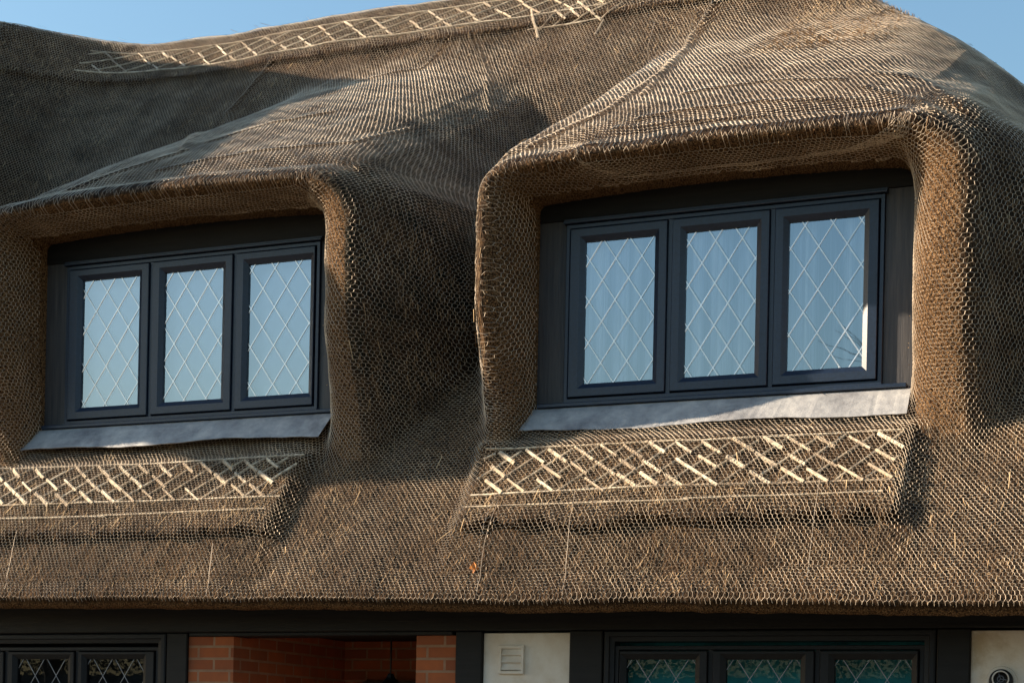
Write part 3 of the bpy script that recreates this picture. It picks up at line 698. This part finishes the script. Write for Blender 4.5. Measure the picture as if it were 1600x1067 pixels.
# ------------------------------------------------------------------ small things on the wall
v = empty('air_vent', (.242, YW+.012, 2.094)); tag(v, 'small cream louvred air vent on the cream panel between black posts', 'air vent')
m = MB(); m.ring(.164, .320, 2.012, 2.176, [(0, YW+.02), (0, YW-.006), (.002, YW-.008), (.016, YW-.008), (.018, YW+.01)]); m.build('vent_frame', M_RENDER, v)
for k in range(3):
    z0 = 2.032+k*.043
    MB().add([(.181, YW+.010, z0+.036), (.303, YW+.010, z0+.036), (.303, YW-.006, z0+.004), (.181, YW-.006, z0+.004), (.181, YW+.010, z0), (.303, YW+.010, z0)], [(0, 1, 2, 3), (3, 2, 5, 4)]).build('louvre', M_RENDER, v)
l = empty('security_light', (2.985, YW+.012, 1.985)); tag(l, 'round black and white spotlight on the cream panel at far right', 'wall light')
MB().lathe((2.985, YW+.012, 1.985), [(0, .02), (.075, .02), (.078, .016), (.078, 0)], 32, 'y').build('mounting_plate', M_RENDER, l, False)
MB().lathe((2.985, YW-.012, 1.985), [(.060, -.02), (.062, .01), (.058, .03), (.045, .032), (.043, .018), (.02, .014), (0, .014)], 32, 'y').build('housing', M_METALBLK, l, True)
MB().lathe((2.985, YW-.012, 1.995), [(.044, .028), (.044, .036), (.037, .036), (.037, .028)], 32, 'y').build('lens_ring', simple('pale_ring', (.6, .58, .55), .4), l, True)
m = MB()
for a in (90, 210, 330): m.tube([(2.985, YW-.040, 1.995), (2.985+.03*math.cos(R(a+20)), YW-.040, 1.995+.03*math.sin(R(a+20)))], .0022, 6)
m.tube([(2.985+.016*math.cos(R(q*30)), YW-.041, 1.995+.016*math.sin(R(q*30))) for q in range(13)], .0022, 6)
m.build('lens_guard', M_CAME2, l)
g = empty('porch_lantern', (-.80, YW+.55, 2.30)); tag(g, 'dark metal lantern hanging inside the brick porch', 'lantern')
cx, cy = -.80, YW+.55
MB().tube([(cx, cy, 2.30), (cx, cy, 2.04)], .006, 6).build('hanging_rod', M_METALBLK, g)
MB().lathe((cx, cy, 1.95), [(0, .09), (.02, .085), (.03, .06), (.09, 0), (.095, -.01), (0, -.012)], 6).build('lantern_roof', M_METALBLK, g)
MB().lathe((cx, cy, 1.73), [(0, 0), (.055, 0), (.08, .205)], 6).build('lantern_glass', M_GLASS_LOW, g)
m = MB()
for k in range(6):
    a = k*math.pi/3; m.tube([(cx+.056*math.cos(a), cy+.056*math.sin(a), 1.72), (cx+.083*math.cos(a), cy+.083*math.sin(a), 1.94)], .005, 5)
m.build('lantern_cage', M_METALBLK, g)
# dead leaf caught in the net
p = hit(744, 888); lf = MB(); lf.add([(p[0]+dx, p[1]-.035-.01*math.sin(k*2), p[2]+dz) for k, (dx, dz) in enumerate(((0, .035), (.018, .015), (.03, -.005), (.008, -.012), (0, -.035), (-.012, -.01), (-.03, .0), (-.012, .014)))], [(0, 1, 3, 7), (1, 2, 3), (3, 4, 5), (3, 5, 7), (5, 6, 7)])
o = lf.build('dead_leaf', simple('orange_leaf', (.55, .20, .04), .6, bump=0)); md = o.modifiers.new('t', 'SOLIDIFY'); md.thickness = .001
tag(o, 'small orange dead leaf caught in the netting above the eave', 'leaf')

# ------------------------------------------------------------------ garden in front (seen only in the glass)
g = MB().add([(-300, -300, 0), (300, -300, 0), (300, 300, 0), (-300, 300, 0)], [(0, 1, 2, 3)]).build('ground', simple('gravel_and_grass', (.075, .065, .045), .95, var=.3, scale=.6, bump=0)); g['kind'] = 'structure'
def tree(x, y, H, seed, label, spread=.55):
    rs = random.Random(seed); root = empty('bare_tree', (x, y, 0)); tr = MB(); br = MB()
    def grow(p, d, L_, r, lev):
        pts = [p]; q = p; dd = d
        for k in range(4):
            dd = (dd+Vector((rs.uniform(-1, 1), rs.uniform(-1, 1), rs.uniform(-.3, .6)))*.16).normalized(); q = q+dd*L_/4; pts.append(q)
        (tr if lev == 0 else br).tube(pts, r, 6 if lev < 3 else 3, r*.6, cap=False)
        if lev >= 6: return
        for k in range(3 if lev else 5):
            s = rs.uniform(.4, 1.); pb = pts[min(4, 1+int(s*3.2))]
            nd = (dd+Vector((rs.uniform(-1, 1), rs.uniform(-1, 1), rs.uniform(-.2, .7)))*spread*1.5).normalized()
            grow(pb, nd, L_*rs.uniform(.6, .8), r*.55, lev+1)
    grow(Vector((x, y, 0)), Vector((0, 0, 1)), H*.34, H*.018, 0)
    tr.build('trunk', M_BARK, root); br.build('branches', M_BARK, root); tag(root, label, 'tree', 'bare trees across the garden')
tree(3.4, -20, 12.5, 3, 'tall bare tree across the garden reflected in the right window')
tree(-17.5, -20, 9, 5, 'smaller bare tree reflected in the left window')
hg = empty('hedge', (-2, -22, 0)); tag(hg, 'dark green hedge along the far side of the garden', 'hedge')
N = 110000; hx = rng.uniform(-36, 14, N); hy = -22+rng.uniform(-.8, .8, N); hz = rng.uniform(0, 1, N)*(4.0+.5*vnoise(hx, hx*0, 1.5, 1, 6)); c = np.stack([hx, hy, hz], -1)
a = rng.normal(0, 1, (N, 3)); a /= np.linalg.norm(a, axis=1)[:, None]; b = np.cross(a, rng.normal(0, 1, (N, 3))); b /= np.linalg.norm(b, axis=1)[:, None]
fast('foliage', np.stack([c-a*.045, c-b*.03, c+a*.045, c+b*.03], 1).reshape(-1, 3), np.arange(4*N).reshape(-1, 4), M_LEAF, hg)
MB().box(-36, 14, -22.3, -21.7, 0, 2.9).build('hedge_core', M_BARK, hg)
